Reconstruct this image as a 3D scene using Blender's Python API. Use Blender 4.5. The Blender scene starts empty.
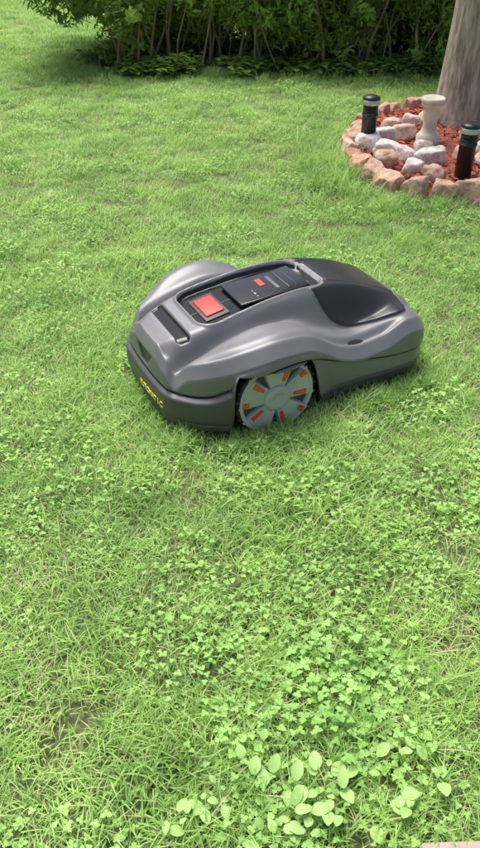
import bpy, bmesh, math, random
from mathutils import Vector, Matrix, noise, Euler
random.seed(7)
R=random.random
def U(a,b): return a+(b-a)*random.random()
scene=bpy.context.scene
scene.view_settings.view_transform='Standard'; scene.view_settings.look='None'
scene.view_settings.exposure=0

# ---------------------------------------------------------------- helpers
def link(o): scene.collection.objects.link(o); return o
def empty(name,loc=(0,0,0),rz=0):
    o=bpy.data.objects.new(name,None); o.location=loc; o.rotation_euler=(0,0,rz); o.empty_display_size=.1
    return link(o)
def mesh_obj(name,verts,faces,mats=(),fm=None,smooth=True,parent=None,linkit=True):
    me=bpy.data.meshes.new(name); me.from_pydata(verts,[],faces)
    for m in mats: me.materials.append(m)
    if fm: me.polygons.foreach_set('material_index',fm)
    me.polygons.foreach_set('use_smooth',[smooth]*len(me.polygons))
    me.update()
    o=bpy.data.objects.new(name,me)
    if linkit: link(o)
    if parent: o.parent=parent
    return o
def add_attr(o,name,vals):
    a=o.data.attributes.new(name,'FLOAT','POINT'); a.data.foreach_set('value',vals)
def newmat(name):
    m=bpy.data.materials.new(name); m.use_nodes=True
    nt=m.node_tree; return m,nt,nt.nodes,nt.links,nt.nodes['Principled BSDF']
def plain(name,col,rough=.5,metal=0,bump=0,bscale=200,coat=0,var=.0):
    m,nt,N,L,b=newmat(name)
    b.inputs['Roughness'].default_value=rough; b.inputs['Metallic'].default_value=metal
    b.inputs['Coat Weight'].default_value=coat
    tc=N.new('ShaderNodeTexCoord')
    n=N.new('ShaderNodeTexNoise'); n.inputs['Scale'].default_value=bscale; n.inputs['Detail'].default_value=4
    L.new(tc.outputs['Object'],n.inputs['Vector'])
    n2=N.new('ShaderNodeTexNoise'); n2.inputs['Scale'].default_value=9; n2.inputs['Detail'].default_value=6
    L.new(tc.outputs['Object'],n2.inputs['Vector'])
    r=N.new('ShaderNodeValToRGB'); r.color_ramp.elements[0].position=.3;r.color_ramp.elements[1].position=.7
    r.color_ramp.elements[0].color=tuple(c*(1-var) for c in col)+(1,)
    r.color_ramp.elements[1].color=tuple(c*(1+var) for c in col)+(1,)
    L.new(n2.outputs['Fac'],r.inputs['Fac']); L.new(r.outputs['Color'],b.inputs['Base Color'])
    if bump:
        bp=N.new('ShaderNodeBump'); bp.inputs['Strength'].default_value=bump; bp.inputs['Distance'].default_value=.002
        L.new(n.outputs['Fac'],bp.inputs['Height']); L.new(bp.outputs['Normal'],b.inputs['Normal'])
    return m
def leafmat(name,c0,c1,c2,trans=.4,rough=.5,nscale=1.3,dry=(.45,.42,.16),dryamt=0.0,ndetail=3):
    m,nt,N,L,b=newmat(name)
    geo=N.new('ShaderNodeNewGeometry')
    n=N.new('ShaderNodeTexNoise'); n.inputs['Scale'].default_value=nscale; n.inputs['Detail'].default_value=ndetail; n.inputs['Roughness'].default_value=.7
    L.new(geo.outputs['Position'],n.inputs['Vector'])
    mr=N.new('ShaderNodeMapRange'); mr.inputs[1].default_value=.40; mr.inputs[2].default_value=.60
    L.new(n.outputs['Fac'],mr.inputs[0])
    mx=N.new('ShaderNodeMixRGB'); mx.inputs[1].default_value=c0+(1,); mx.inputs[2].default_value=c1+(1,)
    L.new(mr.outputs[0],mx.inputs[0])
    at=N.new('ShaderNodeAttribute'); at.attribute_name='bv'
    oi=N.new('ShaderNodeObjectInfo')
    ad=N.new('ShaderNodeMath'); ad.operation='ADD'; L.new(at.outputs['Fac'],ad.inputs[0]); L.new(oi.outputs['Random'],ad.inputs[1])
    hf=N.new('ShaderNodeMath'); hf.operation='MULTIPLY'; hf.inputs[1].default_value=.42; L.new(ad.outputs[0],hf.inputs[0])
    mx2=N.new('ShaderNodeMixRGB'); mx2.inputs[2].default_value=c2+(1,)
    L.new(mx.outputs[0],mx2.inputs[1]); L.new(hf.outputs[0],mx2.inputs[0])
    out=mx2.outputs[0]
    if dryamt>0:
        # dry blades, commoner in patches
        n3=N.new('ShaderNodeTexNoise'); n3.inputs['Scale'].default_value=3.1; n3.inputs['Detail'].default_value=3; L.new(geo.outputs['Position'],n3.inputs['Vector'])
        m3=N.new('ShaderNodeMapRange'); m3.inputs[1].default_value=.52; m3.inputs[2].default_value=.72; m3.inputs[3].default_value=1-dryamt; m3.inputs[4].default_value=1-dryamt*6
        L.new(n3.outputs['Fac'],m3.inputs[0])
        gt=N.new('ShaderNodeMath'); gt.operation='GREATER_THAN'; L.new(m3.outputs[0],gt.inputs[1])
        L.new(at.outputs['Fac'],gt.inputs[0])
        mx3=N.new('ShaderNodeMixRGB'); mx3.inputs[2].default_value=dry+(1,); L.new(gt.outputs[0],mx3.inputs[0]); L.new(out,mx3.inputs[1]); out=mx3.outputs[0]
    L.new(out,b.inputs['Base Color']); b.inputs['Roughness'].default_value=rough
    b.inputs['Specular IOR Level'].default_value=.35
    tr=N.new('ShaderNodeBsdfTranslucent'); L.new(out,tr.inputs['Color'])
    ms=N.new('ShaderNodeMixShader'); ms.inputs[0].default_value=trans
    L.new(b.outputs[0],ms.inputs[1]); L.new(tr.outputs[0],ms.inputs[2])
    L.new(ms.outputs[0],N['Material Output'].inputs['Surface'])
    return m
def instancer(name,pts,coll,parent=None):
    me=bpy.data.meshes.new(name); me.from_pydata([p[0] for p in pts],[],[])
    a=me.attributes.new('rot','FLOAT_VECTOR','POINT'); a.data.foreach_set('vector',[c for p in pts for c in p[1]])
    a=me.attributes.new('scl','FLOAT','POINT'); a.data.foreach_set('value',[p[2] for p in pts])
    a=me.attributes.new('idx','INT','POINT'); a.data.foreach_set('value',[p[3] for p in pts])
    o=link(bpy.data.objects.new(name,me))
    if parent: o.parent=parent
    ng=bpy.data.node_groups.new(name+'_gn','GeometryNodeTree')
    ng.interface.new_socket('Geometry',in_out='INPUT',socket_type='NodeSocketGeometry')
    ng.interface.new_socket('Geometry',in_out='OUTPUT',socket_type='NodeSocketGeometry')
    N=ng.nodes; L=ng.links
    gi=N.new('NodeGroupInput'); go=N.new('NodeGroupOutput')
    ci=N.new('GeometryNodeCollectionInfo'); ci.inputs['Collection'].default_value=coll
    ci.inputs['Separate Children'].default_value=True; ci.inputs['Reset Children'].default_value=True
    ip=N.new('GeometryNodeInstanceOnPoints'); ip.inputs['Pick Instance'].default_value=True
    def na(n,t):
        x=N.new('GeometryNodeInputNamedAttribute'); x.data_type=t; x.inputs['Name'].default_value=n
        return [s for s in x.outputs if s.enabled and s.name=='Attribute'][0]
    er=N.new('FunctionNodeEulerToRotation')
    L.new(na('rot','FLOAT_VECTOR'),er.inputs[0]); L.new(er.outputs[0],ip.inputs['Rotation'])
    L.new(na('scl','FLOAT'),ip.inputs['Scale']); L.new(na('idx','INT'),ip.inputs['Instance Index'])
    L.new(gi.outputs[0],ip.inputs['Points']); L.new(ci.outputs[0],ip.inputs['Instance'])
    L.new(ip.outputs[0],go.inputs[0])
    md=o.modifiers.new('scatter','NODES'); md.node_group=ng
    return o
def lathe(name,prof,mats,segs=32,fmf=None,parent=None,axis='Z'):
    V=[];F=[];FM=[]
    for (r,z) in prof:
        for k in range(segs):
            a=2*math.pi*k/segs
            if axis=='Z': V.append((r*math.cos(a),r*math.sin(a),z))
            else: V.append((r*math.cos(a),z,r*math.sin(a)))
    for i in range(len(prof)-1):
        for k in range(segs):
            k2=(k+1)%segs
            f=(i*segs+k,i*segs+k2,(i+1)*segs+k2,(i+1)*segs+k)
            if axis!='Z': f=f[::-1]
            F.append(f); FM.append(fmf(i) if fmf else 0)
    return mesh_obj(name,V,F,mats,FM,True,parent)
def interp(tab,x):
    if x<=tab[0][0]: return tab[0][1]
    for i in range(len(tab)-1):
        x0,y0=tab[i];x1,y1=tab[i+1]
        if x<=x1:
            t=(x-x0)/(x1-x0)
            ym=tab[i-1][1] if i>0 else y0; yp=tab[i+2][1] if i+2<len(tab) else y1
            m0=(y1-ym)/2; m1=(yp-y0)/2
            return (2*t**3-3*t*t+1)*y0+(t**3-2*t*t+t)*m0+(-2*t**3+3*t*t)*y1+(t**3-t*t)*m1
    return tab[-1][1]
def ss(a,b,x):
    t=max(0,min(1,(x-a)/(b-a))); return t*t*(3-2*t)

# ---------------------------------------------------------------- camera
cam=bpy.data.cameras.new('camera'); co=link(bpy.data.objects.new('camera',cam))
cam.sensor_fit='VERTICAL'; cam.sensor_height=24; cam.lens=24*734/848; cam.clip_end=500; cam.clip_start=.02
co.location=(0,0,1.35); co.rotation_euler=(math.radians(53),0,0)
scene.camera=co

# ---------------------------------------------------------------- light
EL=math.radians(68); AZ=math.radians(-35)
w=bpy.data.worlds.new('World'); scene.world=w; w.use_nodes=True
nt=w.node_tree; bg=nt.nodes['Background']
sky=nt.nodes.new('ShaderNodeTexSky'); sky.sky_type='NISHITA'; sky.sun_disc=False
sky.sun_elevation=EL; sky.sun_rotation=AZ; sky.dust_density=5; sky.air_density=1.0; sky.ozone_density=.6
nt.links.new(sky.outputs[0],bg.inputs['Color']); bg.inputs['Strength'].default_value=.15
sl=bpy.data.lights.new('sun','SUN'); sl.energy=4.8; sl.angle=math.radians(40); sl.color=(1,.98,.94)
so=link(bpy.data.objects.new('sun',sl)); so.location=(0,0,6)
d=Vector((math.sin(AZ)*math.cos(EL),math.cos(AZ)*math.cos(EL),math.sin(EL)))
so.rotation_euler=d.to_track_quat('Z','Y').to_euler()

# ---------------------------------------------------------------- ground
m,nt,N,L,b=newmat('soil_and_thatch')
g=N.new('ShaderNodeNewGeometry'); n=N.new('ShaderNodeTexNoise'); n.inputs['Scale'].default_value=70; n.inputs['Detail'].default_value=10; n.inputs['Roughness'].default_value=.7
L.new(g.outputs['Position'],n.inputs['Vector'])
r=N.new('ShaderNodeValToRGB'); r.color_ramp.elements[0].position=.35; r.color_ramp.elements[1].position=.65
r.color_ramp.elements[0].color=(.07,.10,.03,1); r.color_ramp.elements[1].color=(.26,.30,.12,1)
L.new(n.outputs['Fac'],r.inputs['Fac']); L.new(r.outputs[0],b.inputs['Base Color']); b.inputs['Roughness'].default_value=1
bp=N.new('ShaderNodeBump'); bp.inputs['Distance'].default_value=.02; L.new(n.outputs['Fac'],bp.inputs['Height']); L.new(bp.outputs[0],b.inputs['Normal'])
ground=mesh_obj('ground',[(-80,-80,0),(80,-80,0),(80,80,0),(-80,80,0)],[(0,1,2,3)],[m],smooth=False)

# ---------------------------------------------------------------- grass clumps
grassA=leafmat('grass_blades',(.20,.41,.075),(.45,.68,.17),(.58,.79,.30),trans=.43,nscale=3.2,dryamt=.05,dry=(.66,.62,.38),ndetail=6)
cloverM=leafmat('clover_leaves',(.20,.42,.085),(.35,.60,.14),(.47,.70,.23),trans=.38,nscale=4.0)
src=bpy.data.collections.new('grass_sources')
def blade(V,F,A,x,y,h,wd,ang,bend,bv,segs=3):
    ca,sa=math.cos(ang),math.sin(ang); b0=len(V)
    for i in range(segs+1):
        t=i/segs; off=bend*h*t*t; z=h*(t-.35*bend*t*t); ww=wd*(1-t**1.6)*.5 if i<segs else 0
        cx=x+ca*off; cy=y+sa*off
        if i<segs:
            V.append((cx-sa*ww,cy+ca*ww,z)); V.append((cx+sa*ww,cy-ca*ww,z)); A+= [bv,bv]
        else: V.append((cx,cy,z)); A.append(bv)
    for i in range(segs-1):
        F.append((b0+2*i,b0+2*i+1,b0+2*i+3,b0+2*i+2))
    F.append((b0+2*segs-2,b0+2*segs-1,b0+2*segs))
def leaflet(V,F,A,c,ang,tilt,ln,wd,bv,fold=.15,n=4):
    b0=len(V); M=Matrix.Translation(c)@Matrix.Rotation(ang,4,'Z')@Matrix.Rotation(-tilt,4,'Y')
    for i in range(n+1):
        t=i/n; ww=wd*.5*math.sin(math.pi*min(1,(t*.92+.06)))**.7; droop=-.18*ln*t*t
        for s in (-1,0,1):
            V.append(tuple(M@Vector((ln*t,s*ww,droop+(abs(s)*fold*ww))))); A.append(bv)
    for i in range(n):
        for s in (0,1):
            q=b0+i*3+s; F.append((q,q+3,q+4,q+1))
def make_clump(name,ng,nc,rad,hmin,hmax,wmin,wmax,bmin,bmax,sz=.009):
    V=[];F=[];A=[];FM=[]
    for i in range(ng):
        rr=rad*math.sqrt(R()); th=U(0,6.283)
        blade(V,F,A,rr*math.cos(th),rr*math.sin(th),U(hmin,hmax),U(wmin,wmax),U(0,6.283),U(bmin,bmax),R())
    n0=len(F)
    for i in range(nc):
        rr=rad*math.sqrt(R()); th=U(0,6.283); x=rr*math.cos(th);y=rr*math.sin(th);h=U(hmin*.75,hmax*.8);a0=U(0,6.28);bv=R();s=sz*U(.6,1.3)
        tl=U(-.5,.5)
        for k in range(3):
            leaflet(V,F,A,(x,y,h),a0+k*2.094,U(.0,.35)+tl*math.cos(k*2.094),s,s*.95,bv,n=2)
    FM=[0]*n0+[1]*(len(F)-n0)
    o=mesh_obj(name,V,F,[grassA,cloverM],FM,linkit=False); add_attr(o,'bv',A); src.objects.link(o)
for k in range(4): make_clump('a_grass_%d'%k,155,0,.08,.020,.054,.0022,.0048,.3,1.3)
for k in range(4): make_clump('b_mixed_%d'%k,125,28,.08,.020,.050,.0022,.0046,.3,1.3,.0075)
for k in range(3): make_clump('c_clover_%d'%k,95,64,.08,.020,.042,.0022,.0042,.3,1.2,.0085)
for k in range(2): make_clump('d_tall_%d'%k,42,0,.05,.05,.12,.003,.0055,.2,1.2)
for k in range(2): make_clump('e_dense_%d'%k,170,0,.15,.03,.06,.004,.007,.3,1.2)

BED=[(.66,4.5),(.63,4.22),(.72,3.93),(.90,3.74),(1.25,3.66),(1.62,3.72),(2.0,3.95),(2.25,4.4),(2.2,4.95),(1.8,5.3),(1.3,5.38),(.9,5.12)]
def inpoly(x,y,P):
    c=False;n=len(P)
    for i in range(n):
        x1,y1=P[i];x2,y2=P[(i+1)%n]
        if (y1>y)!=(y2>y) and x<(x2-x1)*(y-y1)/(y2-y1)+x1: c=not c
    return c
MO=Vector((-.292,1.894,0)); MR=math.radians(27)
def mower_local(x,y):
    dx=x-MO.x;dy=y-MO.y;c,s=math.cos(MR),math.sin(MR); return dx*c+dy*s,-dx*s+dy*c
def under_mower(x,y):
    a,l=mower_local(x,y); return .09<a<.84 and abs(l)<.21
pts=[]
def scatter(x0,x1,y0,y1,sp,mode):
    nx=int((x1-x0)/sp); ny=int((y1-y0)/sp)
    for iy in range(ny):
      for ix in range(nx):
        x=x0+(ix+.5*(iy%2)+U(-.35,.35))*sp; y=y0+(iy+U(-.35,.35))*sp
        if mode=='near' and abs(x)>.45+.42*y+.25: continue
        if inpoly(x,y,BED) or under_mower(x,y): continue
        if x>.27 and y<.57: continue
        hed=ss(6.45,6.8,y)*ss(-1.5,-1.2,x)
        if hed>R()*1.1: continue
        nv=noise.noise(Vector((x*1.7,y*1.7,3.1)))+.6*noise.noise(Vector((x*5.1,y*5.1,9)))
        cl=nv*.65+.36*ss(1.3,.6,y)+.10*ss(2.2,1.4,y)*ss(-.3,.5,x)-.11
        sc=U(.78,1.15)*(1+.5*noise.noise(Vector((x*3.2,y*3.2,20)))+.4*noise.noise(Vector((x*9,y*9,2))))
        u=R()*.9-.25
        if mode=='far': idx=13+int(R()*2)
        elif cl>u+.42: idx=8+int(R()*3)
        elif cl>u-.05: idx=4+int(R()*4)
        else: idx=int(R()*4)
        pts.append(((x,y,0),(U(-.16,.16),U(-.16,.16),U(0,6.28)),sc,idx))
scatter(-2.0,2.0,.3,3.2,.078,'near')
scatter(-3.6,3.6,3.2,7.2,.10,'near')
scatter(-6,-1.2,6.8,13,.13,'far'); scatter(-4.8,-2.2,3.2,6.8,.16,'far'); scatter(2.3,5,3,6.5,.16,'far')
scatter(-2.2,-1.0,.3,2,.16,'far'); scatter(1.0,2.2,.6,2,.16,'far')
def tufts(n,fx,fy,s0=.7,s1=1.2):
    for i in range(n):
        x,y=fx(),fy()
        if inpoly(x,y,BED) or under_mower(x,y): continue
        pts.append(((x,y,0),(U(-.2,.2),U(-.2,.2),U(0,6.28)),U(s0,s1),11+int(R()*2)))
tufts(75,lambda:random.gauss(.50,.10),lambda:random.gauss(4.25,.22),.8,1.5)
tufts(60,lambda:U(.5,1.9),lambda:U(3.5,3.68),.5,.9)
tufts(120,lambda:U(-.1,.6),lambda:U(.5,.95),.4,.75)
tufts(60,lambda:U(-1.4,2.4),lambda:U(6.2,6.7),.6,1.2)
tufts(140,lambda:U(-1.2,1.2),lambda:U(.6,3.2),.35,.65)
tufts(40,lambda:random.gauss(.10,.07),lambda:random.gauss(1.70,.025),.4,.75)
def wpt(a,l): return (MO.x+a*math.cos(MR)-l*math.sin(MR), MO.y+a*math.sin(MR)+l*math.cos(MR), 0)
for i in range(70):
    a=U(.0,.9); l=-.318+ (.08 if a<.1 else 0)+U(-.025,.01)
    pts.append((wpt(a,l),(U(-.2,.2),U(-.2,.2),U(0,6.28)),U(.4,.75),11+int(R()*2)))
for i in range(26):
    pts.append((wpt(-.03+U(-.02,.01),U(-.22,.25)),(U(-.2,.2),U(-.2,.2),U(0,6.28)),U(.35,.6),11+int(R()*2)))
for i in range(20):
    pts.append((wpt(.945+U(-.02,.02),U(-.22,.2)),(U(-.2,.2),U(-.2,.2),U(0,6.28)),U(.4,.7),11+int(R()*2)))
instancer('lawn_grass',pts,src)

# ---------------------------------------------------------------- broadleaf weeds near camera
weedM=leafmat('weed_leaf',(.24,.46,.10),(.35,.57,.15),(.46,.67,.24),trans=.3,nscale=6,rough=.5)
V=[];F=[];A=[]
cent=[(.03,.66),(.09,.64),(-.06,.64),(.14,.67),(.02,.71),(.25,.69),(.31,.74),(.24,.63),(.29,.62),(.17,.63),(.33,.80),(.07,.61),(.0,.61),(.12,.60),(.20,.66),(.35,.70),(-.12,.61)]
for (x,y) in cent:
    for k in range(random.randint(3,6)):
        a=U(0,6.28); ln=U(.014,.036); h=U(.028,.052)
        bx,by=x+U(-.028,.028),y+U(-.028,.028)
        ox,oy=bx+math.cos(a)*.015,by+math.sin(a)*.015
        blade(V,F,A,bx,by,h,.003,a,.4,.5)
        leaflet(V,F,A,(ox,oy,h*.95),a,U(-.4,.7),ln,ln*U(.55,.85),R(),fold=.3,n=7)
o=mesh_obj('broadleaf_weeds',V,F,[weedM]); add_attr(o,'bv',A)

# ---------------------------------------------------------------- paving slab corner
slabM=plain('slab_concrete',(.36,.27,.24),.9,0,.8,90,var=.15)
def rbox(name,cx,cy,cz,sx,sy,sz,mat,bev=.006,parent=None,seg=3):
    bm=bmesh.new(); bmesh.ops.create_cube(bm,size=1); bmesh.ops.scale(bm,vec=(sx,sy,sz),verts=bm.verts)
    bmesh.ops.bevel(bm,geom=bm.edges[:],offset=bev,segments=seg,affect='EDGES',profile=.5)
    me=bpy.data.meshes.new(name); bm.to_mesh(me); bm.free(); me.materials.append(mat)
    me.polygons.foreach_set('use_smooth',[True]*len(me.polygons))
    o=link(bpy.data.objects.new(name,me)); o.location=(cx,cy,cz)
    if parent:o.parent=parent
    return o
sl_=rbox('paving_slab',.64,.408,.012,.66,.34,.05,slabM,.008); sl_.rotation_euler=(0,0,.03)

# ---------------------------------------------------------------- garden bed
m,nt,N,L,b=newmat('red_mulch')
g=N.new('ShaderNodeNewGeometry'); n=N.new('ShaderNodeTexVoronoi'); n.inputs['Scale'].default_value=38
L.new(g.outputs['Position'],n.inputs['Vector'])
r=N.new('ShaderNodeValToRGB'); r.color_ramp.elements[0].color=(.22,.05,.035,1); r.color_ramp.elements[1].color=(.50,.15,.09,1)
L.new(n.outputs['Color'],r.inputs['Fac']); L.new(r.outputs[0],b.inputs['Base Color']); b.inputs['Roughness'].default_value=.95
mulchM=m
def catmull_closed(P,n):
    out=[];m_=len(P)
    for i in range(m_):
        p0,p1,p2,p3=[Vector(P[(i+j-1)%m_]) for j in range(4)]
        for k in range(n):
            t=k/n
            out.append(.5*((2*p1)+(p2-p0)*t+(2*p0-5*p1+4*p2-p3)*t*t+(3*p1-p0-3*p2+p3)*t**3))
    return out
ring=catmull_closed(BED,6); cx,cy=1.45,4.5
V=[];F=[];n_=len(ring)
K=8
for j in range(K+1):
    for p in ring:
        f=j/K; x=cx+(p.x-cx)*f; y=cy+(p.y-cy)*f
        z=.055*(1-f**4)+.01*noise.noise(Vector((x*12,y*12,0)))+.004
        V.append((x,y,z))
for j in range(K):
    for k in range(n_):
        k2=(k+1)%n_; F.append((j*n_+k,(j+1)*n_+k,(j+1)*n_+k2,j*n_+k2))
for i in range(3200):
    x=U(.6,2.25);y=U(3.65,5.4)
    if not inpoly(x,y,BED): continue
    z=.06+U(0,.012); Mx=Matrix.Translation((x,y,z))@Euler((U(-.5,.5),U(-.5,.5),U(0,6.28))).to_matrix().to_4x4()
    lx,ly=U(.01,.03),U(.004,.011); b0=len(V)
    for q in ((-lx,-ly,0),(lx,-ly*.6,0),(lx*.9,ly,.002),(-lx*.8,ly*.8,.002)): V.append(tuple(Mx@Vector(q)))
    F.append((b0,b0+1,b0+2,b0+3))
mesh_obj('mulch_bed',V,F,[mulchM])
m,nt,N,L,b=newmat('rock')
at=N.new('ShaderNodeAttribute'); at.attribute_name='col'
g=N.new('ShaderNodeNewGeometry'); n=N.new('ShaderNodeTexNoise'); n.inputs['Scale'].default_value=26; n.inputs['Detail'].default_value=9; n.inputs['Roughness'].default_value=.7
L.new(g.outputs['Position'],n.inputs['Vector'])
r=N.new('ShaderNodeValToRGB'); r.color_ramp.elements[0].position=.34; r.color_ramp.elements[1].position=.66
r.color_ramp.elements[0].color=(.60,.50,.45,1); r.color_ramp.elements[1].color=(1.15,1.15,1.15,1)
L.new(n.outputs['Fac'],r.inputs['Fac'])
mx=N.new('ShaderNodeMixRGB'); mx.blend_type='MULTIPLY'; mx.inputs[0].default_value=1
L.new(at.outputs['Color'],mx.inputs[1]); L.new(r.outputs[0],mx.inputs[2]); L.new(mx.outputs[0],b.inputs['Base Color']); b.inputs['Roughness'].default_value=.9
bp=N.new('ShaderNodeBump'); bp.inputs['Distance'].default_value=.012; bp.inputs['Strength'].default_value=.9; L.new(n.outputs['Fac'],bp.inputs['Height']); L.new(bp.outputs[0],b.inputs['Normal'])
rockM=m
bmi=bmesh.new(); bmesh.ops.create_icosphere(bmi,subdivisions=4,radius=1)
IV=[v.co.copy() for v in bmi.verts]; IF=[tuple(v.index for v in f.verts) for f in bmi.faces]; bmi.free()
def rockset(name,items,clampx=.7,npl=5,pmin=.62):
    V=[];F=[];C=[]
    for (x,y,z,sx,sy,sz,rz,col) in items:
        sd=U(0,50); b0=len(V); Mx=Matrix.Translation((x,y,z))@Euler((U(-.25,.25),U(-.25,.25),rz)).to_matrix().to_4x4()
        pl=[(Vector((U(-1,1),U(-1,1),U(-.3,1))).normalized(),U(pmin,.88)) for _ in range(npl)]
        for v in IV:
            q=Vector((max(-clampx,min(clampx,v.x)),max(-clampx,min(clampx,v.y)),max(-.7,min(.7,v.z))))
            for nn_,dd in pl:
                e_=q.dot(nn_)-dd
                if e_>0: q=q-nn_*e_*.85
            f=1+.24*noise.noise(v*1.1+Vector((sd,0,0)))+.07*noise.noise(v*3.4+Vector((0,sd,0)))+.03*noise.noise(v*8+Vector((0,sd,0)))
            V.append(tuple(Mx@Vector((q.x*sx*f,q.y*sy*f,q.z*sz*f)))); C.append(col+(1,))
        F+= [tuple(i+b0 for i in f) for f in IF]
    o=mesh_obj(name,V,F,[rockM])
    a=o.data.attributes.new('col','FLOAT_COLOR','POINT'); a.data.foreach_set('color',[c for q in C for c in q])
    return o
def jit(c,s=.12):
    k=1+U(-s,s); return tuple(min(.85,x*k) for x in c)
pal=[(.66,.44,.33),(.62,.36,.26),(.70,.52,.42),(.64,.44,.33),(.56,.32,.23)]
items=[]
ring2=catmull_closed(BED,24); acc=0; last=ring2[0]; tgt=0
for p in ring2[1:]:
    acc+=(p-last).length; last=p
    if acc>=tgt:
        s=U(.08,.125); tgt=acc+s*1.28
        dv=Vector((p.x-cx,p.y-cy)); ang=math.atan2(dv.y,dv.x)+1.57
        items.append((p.x+U(-.015,.015),p.y+U(-.015,.015),.035,s,U(.06,.085),U(.085,.115),ang+U(-.15,.15),jit(random.choice(pal))))
rockset('border_stones',items,.62)
white=[(.84,.79,.74),(.80,.71,.65),(.78,.60,.50),(.68,.47,.36)]
items=[]
for (x,y,s,ci) in [(.76,4.40,.10,0),(.84,4.28,.10,0),(.86,4.54,.095,0),(.94,4.75,.075,2),(1.07,4.85,.085,2),(.93,4.18,.08,1),
        (1.05,4.27,.085,1),(1.06,4.12,.11,0),(.80,4.10,.08,3),(1.0,4.62,.09,2),(1.24,4.2,.07,3),(1.2,4.9,.08,2),
        (1.36,4.08,.095,2),(1.40,4.28,.08,1),(1.36,4.5,.09,3),(1.5,4.05,.09,3),(1.6,4.4,.09,0),(1.75,4.2,.08,2),(1.9,4.6,.08,1),(1.7,4.9,.09,2),
        (1.32,3.86,.085,3),(1.02,3.86,.08,3),(.93,3.97,.075,1),(1.45,3.85,.09,3)]:
    items.append((x,y,.085,s*U(.8,1.05),s*U(.6,.85),s*U(.6,.8),U(0,6.28),jit(white[ci])))
rockset('garden_rocks',items,.8,4,.7)

blk=plain('black_plastic',(.018,.018,.02),.35,var=.1)
stl=plain('brushed_steel',(.62,.62,.63),.3,1.0,var=.05)
lens=plain('lens_plastic',(.25,.26,.27),.15,var=.1)
def path_light(x,y):
    e=empty('path_light',(x,y,0))
    lathe('post',[(0,.0),(.043,.0),(.043,.225),(.047,.227),(.047,.236),(.041,.238)],[blk],28,parent=e)
    lathe('lens',[(.036,.236),(.036,.285)],[lens],28,parent=e)
    pr=[]
    for i in range(4):
        z=.242+i*.012; pr+=[(.036,z),(.044,z+.001),(.044,z+.004),(.036,z+.005)]
    lathe('louvres',pr,[blk],28,parent=e)
    lathe('steel_collar',[(.036,.287),(.050,.288),(.051,.291),(.051,.312),(.049,.314)],[stl],28,parent=e)
    lathe('cap',[(.049,.314),(.050,.316),(.047,.327),(.030,.336),(.0001,.339)],[blk],28,parent=e)
path_light(.748,4.44); path_light(1.17,3.87)
pedM=plain('cast_stone',(.70,.63,.51),.9,0,.8,120,var=.2)
e=empty('stone_pedestal',(1.115,4.50,0))
lathe('column',[(.0,.0),(.07,.0),(.07,.10),(.055,.115),(.045,.13),(.040,.15),(.043,.2),(.050,.225),(.050,.235),(.042,.245),(.056,.262),(.064,.268),(.064,.278),(.060,.28)],[pedM],24,parent=e)
lathe('top_dish',[(.060,.28),(.070,.29),(.072,.305),(.062,.312),(.045,.300),(.0001,.296)],[pedM],24,parent=e)

# ---------------------------------------------------------------- leaf twigs
hedgeLeaf=leafmat('shrub_leaves',(.11,.22,.035),(.25,.42,.07),(.38,.55,.13),trans=.4,nscale=1.8)
barkT=plain('twig_bark',(.28,.21,.14),.9,0,.5,60,var=.3)
lsrc=bpy.data.collections.new('leaf_sources')
for k in range(4):
    V=[];F=[];A=[];FM=[]
    for i in range(28):
        t=i/28; px,py,pz=.02*math.sin(t*5+k),.02*math.cos(t*4),t*.26
        ln=U(.035,.07)
        leaflet(V,F,A,(px+U(-.03,.03),py+U(-.03,.03),pz),U(0,6.28),U(-.5,.8),ln,ln*(.5 if k<3 else .3),R(),fold=.2,n=2)
    nf=len(F)
    blade(V,F,A,0,0,.27,.006,U(0,6),.1,.5); FM=[0]*nf+[1]*(len(F)-nf)
    o=mesh_obj('leaf_twig_%d'%k,V,F,[hedgeLeaf,barkT],FM,linkit=False); add_attr(o,'bv',A); lsrc.objects.link(o)
V=[];F=[];A=[]
for i in range(22):
    ln=U(.03,.05); leaflet(V,F,A,(U(-.12,.12),U(-.12,.12),U(.02,.09)),U(0,6.28),U(-.2,.4),ln,ln*.85,R(),n=3)
o=mesh_obj('leaf_zivy',V,F,[hedgeLeaf],linkit=False); add_attr(o,'bv',A); lsrc.objects.link(o)

def tube(V,F,path,radii,segs=8):
    b0=len(V)
    for i,p in enumerate(path):
        p=Vector(p); q=Vector(path[min(i+1,len(path)-1)])-Vector(path[max(i-1,0)]); q.normalize()
        rot=q.to_track_quat('Z','Y').to_matrix()
        for k in range(segs):
            a=2*math.pi*k/segs; V.append(tuple(p+rot@Vector((radii[i]*math.cos(a),radii[i]*math.sin(a),0))))
    for i in range(len(path)-1):
        for k in range(segs):
            k2=(k+1)%segs; F.append((b0+i*segs+k,b0+i*segs+k2,b0+(i+1)*segs+k2,b0+(i+1)*segs+k))
V=[];F=[]
for i in range(170):
    x=U(-1.15,4.5); y=U(6.62,7.4); p=[(x,y,0)];dx,dy=U(-.55,.55),U(-.4,.25)
    for s in range(1,6):
        t=s/5; p.append((x+dx*t+U(-.03,.03),y+dy*t+U(-.03,.03),1.25*t))
    r0=U(.005,.016); tube(V,F,p,[r0*(1-.13*s) for s in range(6)],6)
hedge=mesh_obj('hedge',V,F,[barkT])
hp=[]
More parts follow.
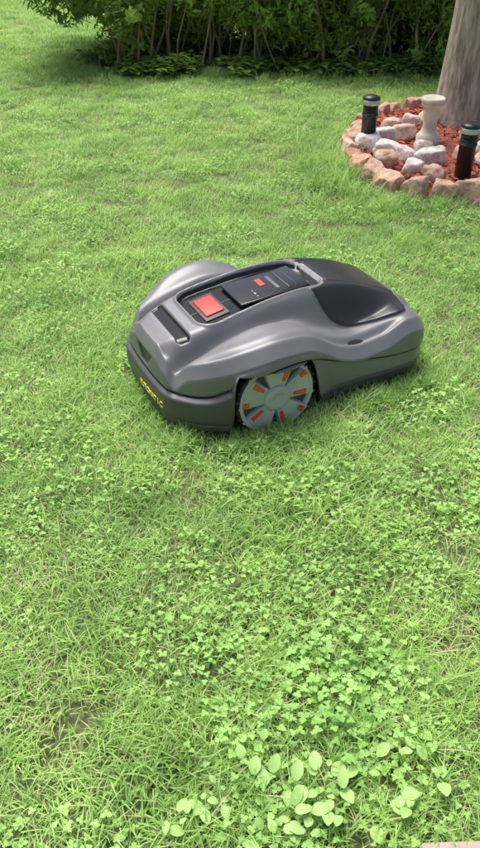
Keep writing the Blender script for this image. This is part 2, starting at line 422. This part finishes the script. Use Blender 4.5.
for i in range(21000):
    x=U(-2.0,4.8); z=1.35*R()**1.3+.02; y=U(6.0,8.3)
    clump=noise.noise(Vector((x*.9,2.2,7)))
    front=6.72-.34*ss(.15,.8,z)+.42*noise.noise(Vector((x*1.5,z*1.8,5)))
    if y<front: continue
    depth=y-front
    if z>1.0+.5*clump: continue
    lim=-1.15-.75*ss(.1,.8,z)+.2*noise.noise(Vector((z*3,y*2,1)))
    if x<lim: continue
    dn=noise.noise(Vector((x*2.1,y*2.1,z*2.6)))+.35*ss(.1,.5,z)+.5*ss(.45,1.0,depth)+.35*clump
    if dn<.11+(.14 if z<.28 else 0): continue
    hp.append(((x,y,z),(U(-1.2,1.2),U(-1.2,1.2),U(0,6.28)),U(.55,1.2),int(R()*4)))
for i in range(1300):
    x=U(-1.35,4.5); y=6.50+abs(random.gauss(0,.35))
    if noise.noise(Vector((x*2,y*2,4)))<-.1: continue
    hp.append(((x,y,0),(0,0,U(0,6.28)),U(.6,1.3),4))
instancer('foliage',hp,lsrc,parent=hedge)
soil=plain('leaf_litter',(.09,.068,.042),1,0,.6,30,var=.4)
V=[(x,y,.004) for x,y in ((-1.2,6.72),(5,6.72),(5,8.2),(-1.3,8.2))]
mesh_obj('soil_strip',V,[(0,1,2,3)],[soil],smooth=False)

bp_=[]
for i in range(5000):
    x=U(-14,14); z=U(.05,2.8); y=U(14,15.5)
    if noise.noise(Vector((x*.8,y,z)))<-.1: continue
    bp_.append(((x,y,z),(U(-1.2,1.2),U(-1.2,1.2),U(0,6.28)),U(2,3.2),int(R()*4)))
instancer('background_shrubs',bp_,lsrc)

# tree
m,nt,N,L,b=newmat('tree_bark')
tc=N.new('ShaderNodeTexCoord'); mp=N.new('ShaderNodeMapping'); mp.inputs['Scale'].default_value=(11,11,1.8)
L.new(tc.outputs['Object'],mp.inputs['Vector'])
n=N.new('ShaderNodeTexNoise'); n.inputs['Scale'].default_value=3.5; n.inputs['Detail'].default_value=9; n.inputs['Roughness'].default_value=.7
L.new(mp.outputs[0],n.inputs['Vector'])
r=N.new('ShaderNodeValToRGB'); r.color_ramp.elements[0].position=.38; r.color_ramp.elements[1].position=.60
r.color_ramp.elements[0].color=(.30,.24,.18,1); r.color_ramp.elements[1].color=(.68,.59,.48,1)
L.new(n.outputs['Fac'],r.inputs['Fac']); L.new(r.outputs[0],b.inputs['Base Color']); b.inputs['Roughness'].default_value=.9
bp=N.new('ShaderNodeBump'); bp.inputs['Distance'].default_value=.03; bp.inputs['Strength'].default_value=1
L.new(n.outputs['Fac'],bp.inputs['Height']); L.new(bp.outputs[0],b.inputs['Normal'])
V=[];F=[];segs=36;H=30
for i in range(H+1):
    z=2.6*i/H; r0=.150+.05*math.exp(-z*9)-.014*z
    for k in range(segs):
        a=2*math.pi*k/segs; rr=r0*(1+.07*noise.noise(Vector((math.cos(a)*1.5,math.sin(a)*1.5,z*1.2)))+.04*noise.noise(Vector((math.cos(a)*5,math.sin(a)*5,z*2))))
        V.append((rr*math.cos(a)+.03*z,rr*math.sin(a),z))
for i in range(H):
    for k in range(segs):
        k2=(k+1)%segs; F.append((i*segs+k,i*segs+k2,(i+1)*segs+k2,(i+1)*segs+k))
tips=[]
for i in range(9):
    a=i*2.4; zz=1.9+.09*i; ln=U(.9,1.5); p=[];
    for s in range(6):
        t=s/5; p.append((.06+math.cos(a)*ln*t+U(-.04,.04)*t,math.sin(a)*ln*t+U(-.04,.04)*t,zz+1.3*t-.3*t*t))
    tube(V,F,p,[.05*(1-.8*s/5) for s in range(6)],8); tips+=p[2:]
tree=mesh_obj('tree',V,F,[m]); tree.location=(1.40,4.97,0)
tp=[]
for i in range(800):
    c=random.choice(tips); v=Vector((random.gauss(0,.3),random.gauss(0,.3),random.gauss(.1,.25)))
    tp.append(((c[0]+v.x,c[1]+v.y,c[2]+v.z),(U(-1.5,1.5),U(-1.5,1.5),U(0,6.28)),U(.8,1.2),int(R()*4)))
instancer('crown',tp,lsrc,parent=tree)

# ---------------------------------------------------------------- robotic mower
dgrey=plain('mower_dark_grey',(.045,.045,.048),.45,0,.2,900,var=.08)
mgrey=plain('mower_mid_grey',(.13,.13,.14),.4,.2,.2,900,var=.08)
gblk=plain('mower_gloss_black',(.012,.012,.014),.16,0,var=.1,coat=.4)
chas=plain('chassis_black',(.01,.01,.011),.6)
red=plain('stop_red',(.46,.045,.030),.45,var=.08)
orange=plain('hub_orange',(.70,.075,.03),.4)
silver=plain('hub_silver',(.44,.44,.45),.45,.1,var=.12)
rubber=plain('tyre_rubber',(.02,.02,.02),.75,0,.5,200)
lgrey=plain('light_grey_plastic',(.35,.36,.38),.4)
yellow=plain('yellow_letters',(.80,.74,.12),.5)
m,nt,N,L,b=newmat('shell_plastic')
b.inputs['Metallic'].default_value=.18
def attr(n):
    a=N.new('ShaderNodeAttribute'); a.attribute_name=n; return a.outputs['Fac']
def mask(n,lo=-.0008,hi=.0008):
    r=N.new('ShaderNodeMapRange'); r.inputs[1].default_value=lo; r.inputs[2].default_value=hi; r.inputs[3].default_value=1; r.inputs[4].default_value=0
    L.new(attr(n),r.inputs[0]); return r.outputs[0]
tc=N.new('ShaderNodeTexCoord'); nz=N.new('ShaderNodeTexNoise'); nz.inputs['Scale'].default_value=7; nz.inputs['Detail'].default_value=8; L.new(tc.outputs['Object'],nz.inputs['Vector'])
rp=N.new('ShaderNodeValToRGB'); rp.color_ramp.elements[0].position=.35; rp.color_ramp.elements[1].position=.65
rp.color_ramp.elements[0].color=(.160,.158,.168,1); rp.color_ramp.elements[1].color=(.195,.192,.203,1); L.new(nz.outputs['Fac'],rp.inputs['Fac'])
cur=rp.outputs[0]
rr_=N.new('ShaderNodeMapRange'); rr_.inputs[3].default_value=.34; rr_.inputs[4].default_value=.50; L.new(nz.outputs['Fac'],rr_.inputs[0]); curr=rr_.outputs[0]
for nme,c_,ro in (('d_skirt',(.080,.080,.085,1),.45),('d_hood',(.034,.034,.038,1),.28),('d_con',(.010,.010,.012,1),.15),('d_slot',(.010,.010,.012,1),.18),('d_pent',(.050,.050,.054,1),.35),('d_seam',(.006,.006,.006,1),.8)):
    mk=mask(nme); mx=N.new('ShaderNodeMixRGB'); L.new(mk,mx.inputs[0]); L.new(cur,mx.inputs[1]); mx.inputs[2].default_value=c_; cur=mx.outputs[0]
    mm=N.new('ShaderNodeMix'); mm.data_type='FLOAT'; L.new(mk,mm.inputs[0]); L.new(curr,mm.inputs[2]); mm.inputs[3].default_value=ro; curr=mm.outputs[0]
L.new(cur,b.inputs['Base Color']); L.new(curr,b.inputs['Roughness'])
ng_=N.new('ShaderNodeTexNoise'); ng_.inputs['Scale'].default_value=700; L.new(tc.outputs['Object'],ng_.inputs['Vector'])
bp=N.new('ShaderNodeBump'); bp.inputs['Strength'].default_value=.12; bp.inputs['Distance'].default_value=.001; L.new(ng_.outputs['Fac'],bp.inputs['Height']); L.new(bp.outputs[0],b.inputs['Normal'])
shellM=m
mower=empty('robotic_lawn_mower',MO,MR)
half=[(0,0),(.002,.08),(.010,.158),(.045,.212),(.10,.262),(.20,.318),(.31,.335),(.41,.315),(.52,.290),(.64,.284),(.75,.283),(.84,.268),(.905,.205),(.928,.11),(.934,0)]
full=[(a,l) for a,l in half]+[(a,-l) for a,l in half[-2:0:-1]]
OUT=catmull_closed(full,14)
c_tab=[(0,.245),(.06,.270),(.15,.294),(.25,.314),(.38,.333),(.5,.338),(.6,.325),(.7,.300),(.8,.262),(.88,.220),(.94,.18)]
e_tab=[(0,.228),(.1,.252),(.2,.286),(.3,.304),(.4,.288),(.5,.238),(.6,.206),(.7,.215),(.8,.236),(.88,.203),(.94,.15)]
def wid(a):
    return interp([(p[0],p[1]) for p in half[:-1]]+[(.94,.05)],a)
def rrect(a,l,a0,a1,w0,w1,rad=.05):
    t=(a-a0)/(a1-a0); w=w0+(w1-w0)*max(0,min(1,t)); ca=(a0+a1)/2; ha=(a1-a0)/2
    dx=abs(a-ca)-ha+rad; dy=abs(l)-w+rad
    return math.hypot(max(dx,0),max(dy,0))+min(max(dx,dy),0)-rad
def dcon(a,l): return rrect(a,l,.150,.575,.116,.095,.05)
def dhood(a,l): return max(rrect(a,l,.50,.835,.140,.228,.07), -dcon(a,l)+.012)
def dslot(a,l): return rrect(a,l,.070,.108,.112,.122,.012)
def top_h(a,l):
    w_=max(.05,wid(a)); q=abs(l)/w_
    c=interp(c_tab,a); e=interp(e_tab,a)
    h=c+(e-c)*ss(.36,.62,q)-.010*ss(.6,1,q)
    h-=.042*math.exp(-((abs(l)-.154)/.022)**2)*ss(-.01,.05,a)*ss(.55,.34,a)
    h+=.014*math.exp(-((q-.80)/.09)**2)*ss(.03,.2,a)*ss(.55,.35,a)
    h-=.020*math.exp(-((q-.82)/.05)**2)*ss(.45,.55,a)*ss(.80,.70,a)
    dc=dcon(a,l); h-=.020*ss(.003,-.005,dc); h+=.006*math.exp(-((dc-.006)/.005)**2)
    h-=.012*ss(.003,-.004,dslot(a,l))
    dh=dhood(a,l); h+=.008*ss(.002,-.004,dh)-.004*math.exp(-((dh-.003)/.003)**2)
    if dh<0: h-=.004*math.exp(-((abs(l)-.075-.15*(a-.55))/.006)**2)
    return h
def zb_f(a,l):
    m_=ss(.150,.166,a)*(1-ss(.395,.475,a))*ss(.1,.2,abs(l))
    return .04+(.188)*m_
def zsplit(a):
    return interp([(0,.145),(.1,.155),(.18,.20),(.3,.238),(.40,.225),(.52,.170),(.68,.135),(.85,.125),(.94,.12)],a)
def dpent(a,l,z):
    if a>.12: return 1
    return max(abs(z-.186)-.024, abs(l)-.062+(.208-z)*.9)
def shell_pt(o,q):
    a,l=o.x,o.y
    sp=Vector((max(.16,min(.76,a)),0))
    def at(r): return sp+(o-sp)*r
    if q<.55:
        p=at(q/.55*.86); return p.x,p.y,top_h(p.x,p.y)
    zb=zb_f(a,l)
    p84=at(.86); z84=top_h(p84.x,p84.y)
    drop=.044; zs=z84-drop
    if q<.72:
        t=(q-.55)/.17
        if t<.25: u=t/.25; r=.86+.035*u; z=z84-.006*u*u
        elif t<.85: u=(t-.25)/.6; r=.895+.082*u; z=z84-.006-(drop-.015)*u
        else: u=(t-.85)/.15; r=.977+.008*u; z=z84-.006-(drop-.015)-.009*u
        if a<.12: r-=.04*ss(.002,-.002,dpent(a,l,z))
        p=at(r); return p.x,p.y,z
    t=(q-.72)/.28; z=zs+(min(zb,zs-.004)-zs)*t
    s_=zsplit(a)
    r=.985+.018*math.sin(min(1,t*1.2)*math.pi/2)
    r-=.022*math.exp(-((z-s_)/.0045)**2)
    rear=ss(.24,.10,a)
    if z<s_:
        r+=.065*rear*ss(s_,s_-.012,z)-.030*(1-rear)*ss(.42,.52,a)*ss(s_,s_-.01,z)
        r-=.06*ss(s_-.05,.03,z)*(.5+.5*rear)
        # horizontal crease across the bumper, and one on the flank
        r-=.014*rear*math.exp(-((z-.062)/.004)**2)
        r-=.014*(1-rear)*math.exp(-((z-.075)/.004)**2)*ss(.46,.52,a)
    if a<.12: r-=.04*ss(.002,-.002,dpent(a,l,z))
    p=at(r); return p.x,p.y,z
qs=[i/72*.55 for i in range(72)]+[.55+.17*i/24 for i in range(24)]+[.72+.28*i/66 for i in range(67)]
NS=96
V=[];F=[];n_=len(OUT);AT={k:[] for k in ('d_skirt','d_hood','d_con','d_slot','d_pent','d_seam')}
for q in qs:
    for o_ in OUT:
        p=shell_pt(o_,q); V.append(p); a,l,z=p
        top=q<.56
        AT['d_con'].append(dcon(a,l) if top else 1); AT['d_hood'].append(dhood(a,l) if top else 1)
        AT['d_slot'].append(dslot(a,l) if q<.6 else 1)
        s_=zsplit(o_.x)
        if q>=.71:
            AT['d_skirt'].append(z-(s_ if o_.x<.17 else s_*ss(.26,.17,o_.x)+.075*ss(.17,.26,o_.x)))
            AT['d_seam'].append(abs(z-s_)-.0022)
        else: AT['d_skirt'].append(1); AT['d_seam'].append(1)
        AT['d_pent'].append(dpent(o_.x,l,z) if q>.56 else 1)
for j in range(len(qs)-1):
    for k in range(n_):
        k2=(k+1)%n_; F.append((j*n_+k2,(j+1)*n_+k2,(j+1)*n_+k,j*n_+k))
shell=mesh_obj('shell',V,F,[shellM],None,True,mower)
for k,v in AT.items(): add_attr(shell,k,v)
sol=shell.modifiers.new('thick','SOLIDIFY'); sol.thickness=.006; sol.offset=-1
V=[];F=[]
inn=[(.07,0),(.08,.13),(.10,.18),(.13,.18),(.15,.18),(.43,.18),(.47,.23),(.6,.25),(.78,.23),(.86,.14),(.88,0)]
full2=inn+[(a,-l) for a,l in inn[-2:0:-1]]
nn=len(full2)
for z,s in ((.05,.94),(.07,1),(.17,1),(.19,.9)):
    for a,l in full2: V.append((.47+(a-.47)*s,l*s,z))
for j in range(3):
    for k in range(nn):
        k2=(k+1)%nn; F.append((j*nn+k2,j*nn+k,(j+1)*nn+k,(j+1)*nn+k2))
F.append(tuple(range(nn))); F.append(tuple(3*nn+i for i in range(nn))[::-1])
mesh_obj('chassis',V,F,[chas],None,False,mower)
def wheel(name,a,l,rad,wd,side):
    e=bpy.data.objects.new(name,None); link(e); e.parent=mower; e.location=(a,l,rad-.006); e.rotation_euler=(0,0,0 if side>0 else math.pi)
    h=wd/2
    lathe('tyre',[(rad*.80,-h),(rad*.93,-h),(rad*.975,-h*.8),(rad*.98,0),(rad*.975,h*.8),(rad*.95,h),(rad*.90,h),(rad*.88,h*.8)],[rubber],48,parent=e,axis='Y')
    V=[];F=[]
    for i in range(26):
        an=2*math.pi*i/26
        for sgn in (-1,1):
            b0=len(V); an2=an+sgn*.06
            for (rr,yy,da) in ((.955,0,.040),(.955,sgn*h*1.02,.040),(1.01,sgn*h*.95,.03),(1.01,0,.03)):
                for s in (-1,1):
                    A_=an2+s*da+(0.08*abs(yy)/h); V.append((rad*rr*math.cos(A_),yy,rad*rr*math.sin(A_)))
            F+=[(b0,b0+2,b0+4,b0+6),(b0+1,b0+7,b0+5,b0+3),(b0,b0+1,b0+3,b0+2),(b0+2,b0+3,b0+5,b0+4),(b0+4,b0+5,b0+7,b0+6),(b0+6,b0+7,b0+1,b0)]
    mesh_obj('tread_lugs',V,F,[rubber],None,False,e)
    lathe('hub_back',[(rad*.88,h*.7),(.0001,h*.62)],[dgrey],40,parent=e,axis='Y')
    lathe('rim',[(rad*.92,h*.5),(rad*.92,h*1.05),(rad*.89,h*1.13),(rad*.84,h*1.10),(rad*.82,h*.7)],[silver],48,parent=e,axis='Y')
    lathe('hub_cap',[(rad*.34,h*.65),(rad*.33,h*1.15),(rad*.28,h*1.28),(rad*.16,h*1.32),(rad*.13,h*1.22),(.0001,h*1.22)],[silver],32,parent=e,axis='Y')
    V=[];F=[];V2=[];F2=[]
    def add(VV,FF,an,r0,r1,w0,w1,y0,y1,sk=0):
        b0=len(VV)
        t=Vector((-math.sin(an),0,math.cos(an))); d_=Vector((math.cos(an),0,math.sin(an)))
        for yt,k_ in ((y1,1),(y0,1.12)):
            for rr,ww,o_ in ((r0,w0,0),(r1,w1,sk)):
                for s in (-1,1): VV.append(tuple(d_*rr*rad+t*(s*ww*k_+o_)*rad+Vector((0,yt,0))))
        FF+=[(b0,b0+1,b0+3,b0+2),(b0,b0+2,b0+6,b0+4),(b0+1,b0+5,b0+7,b0+3),(b0+2,b0+3,b0+7,b0+6),(b0,b0+4,b0+5,b0+1)]
    for i in range(5):
        an=2*math.pi*i/5+.35
        add(V,F,an,.28,.87,.18,.39,h*.65,h*1.07)
        add(V2,F2,an+.31,.42,.74,.035,.065,h*.8,h*1.15,.02)
        add(V2,F2,an-.33,.70,.86,.05,.07,h*.8,h*1.17,.0)
    mesh_obj('spokes',V,F,[silver],None,False,e)
    mesh_obj('orange_inserts',V2,F2,[orange],None,False,e)
wheel('drive_wheel_right',.292,-.274,.132,.064,-1)
wheel('drive_wheel_left',.292,.274,.132,.064,1)
for s in (-1,1):
    e=lathe('caster_wheel',[(.0001,-.018),(.045,-.018),(.052,-.01),(.052,.01),(.045,.018),(.0001,.018)],[rubber],24,parent=mower,axis='Y'); e.location=(.74,s*.17,.05)
def on_top(name,a,l,sx,sy,sz,mat,bev,dz=0,rz=0):
    z=top_h(a,l); dzda=(top_h(a+.02,l)-top_h(a-.02,l))/.04
    o=rbox(name,a,l,z+dz,sx,sy,sz,mat,bev,parent=mower,seg=4); o.rotation_euler=(0,-math.atan(dzda),rz); return o
on_top('stop_button',.222,.004,.062,.105,.010,red,.0045,.004)
on_top('button_surround',.222,.004,.080,.140,.005,dgrey,.002,.001)
on_top('console_lid',.415,0,.24,.150,.010,gblk,.0045,.004)
on_top('display',.325,.028,.030,.055,.003,mgrey,.001,.0095)
for i in range(3):
    for j in range(3):
        on_top('key',.322+.019*i,-.052+.018*j,.010,.011,.002,lgrey if (i*3+j)%2 else mgrey,.0008,.0093)
on_top('lid_accent',.405,.018,.020,.046,.003,red,.001,.0095)
on_top('lid_badge',.440,.0,.012,.085,.002,mgrey,.0008,.0095)
on_top('lid_ridge',.47,0,.008,.12,.006,dgrey,.0025,.010)
on_top('lid_ridge_2',.50,0,.008,.11,.006,dgrey,.0025,.010)
for s in (-1,1): on_top('lid_hinge',.535,s*.045,.020,.022,.010,mgrey,.003,.006)
def rear_pt(l,z):
    best=min(OUT,key=lambda o_: abs(o_.y-l)+(10 if o_.x>.3 else 0))
    bq=min(qs[NS:],key=lambda q:abs(shell_pt(best,q)[2]-z)); return shell_pt(best,bq)
for i,ch in enumerate('AUTOMATIC'):
    l=.002-.0180*i
    c=bpy.data.curves.new('letter_%d'%i,'FONT'); c.body=ch; c.size=.028; c.extrude=.001; c.offset=.0005; c.align_x='CENTER'; c.materials.append(yellow)
    o=link(bpy.data.objects.new('letter_%d'%i,c)); o.parent=mower
    p=rear_pt(l,.105); p2=rear_pt(l,.084); tilt=math.atan2(p2[0]-p[0],.021)
    slope=(rear_pt(l-.02,.095)[0]-rear_pt(l+.02,.095)[0])/.04
    o.location=(p2[0]-.003,l,.084); o.rotation_euler=(math.radians(90)+tilt,0,math.radians(-90)+math.atan(slope))
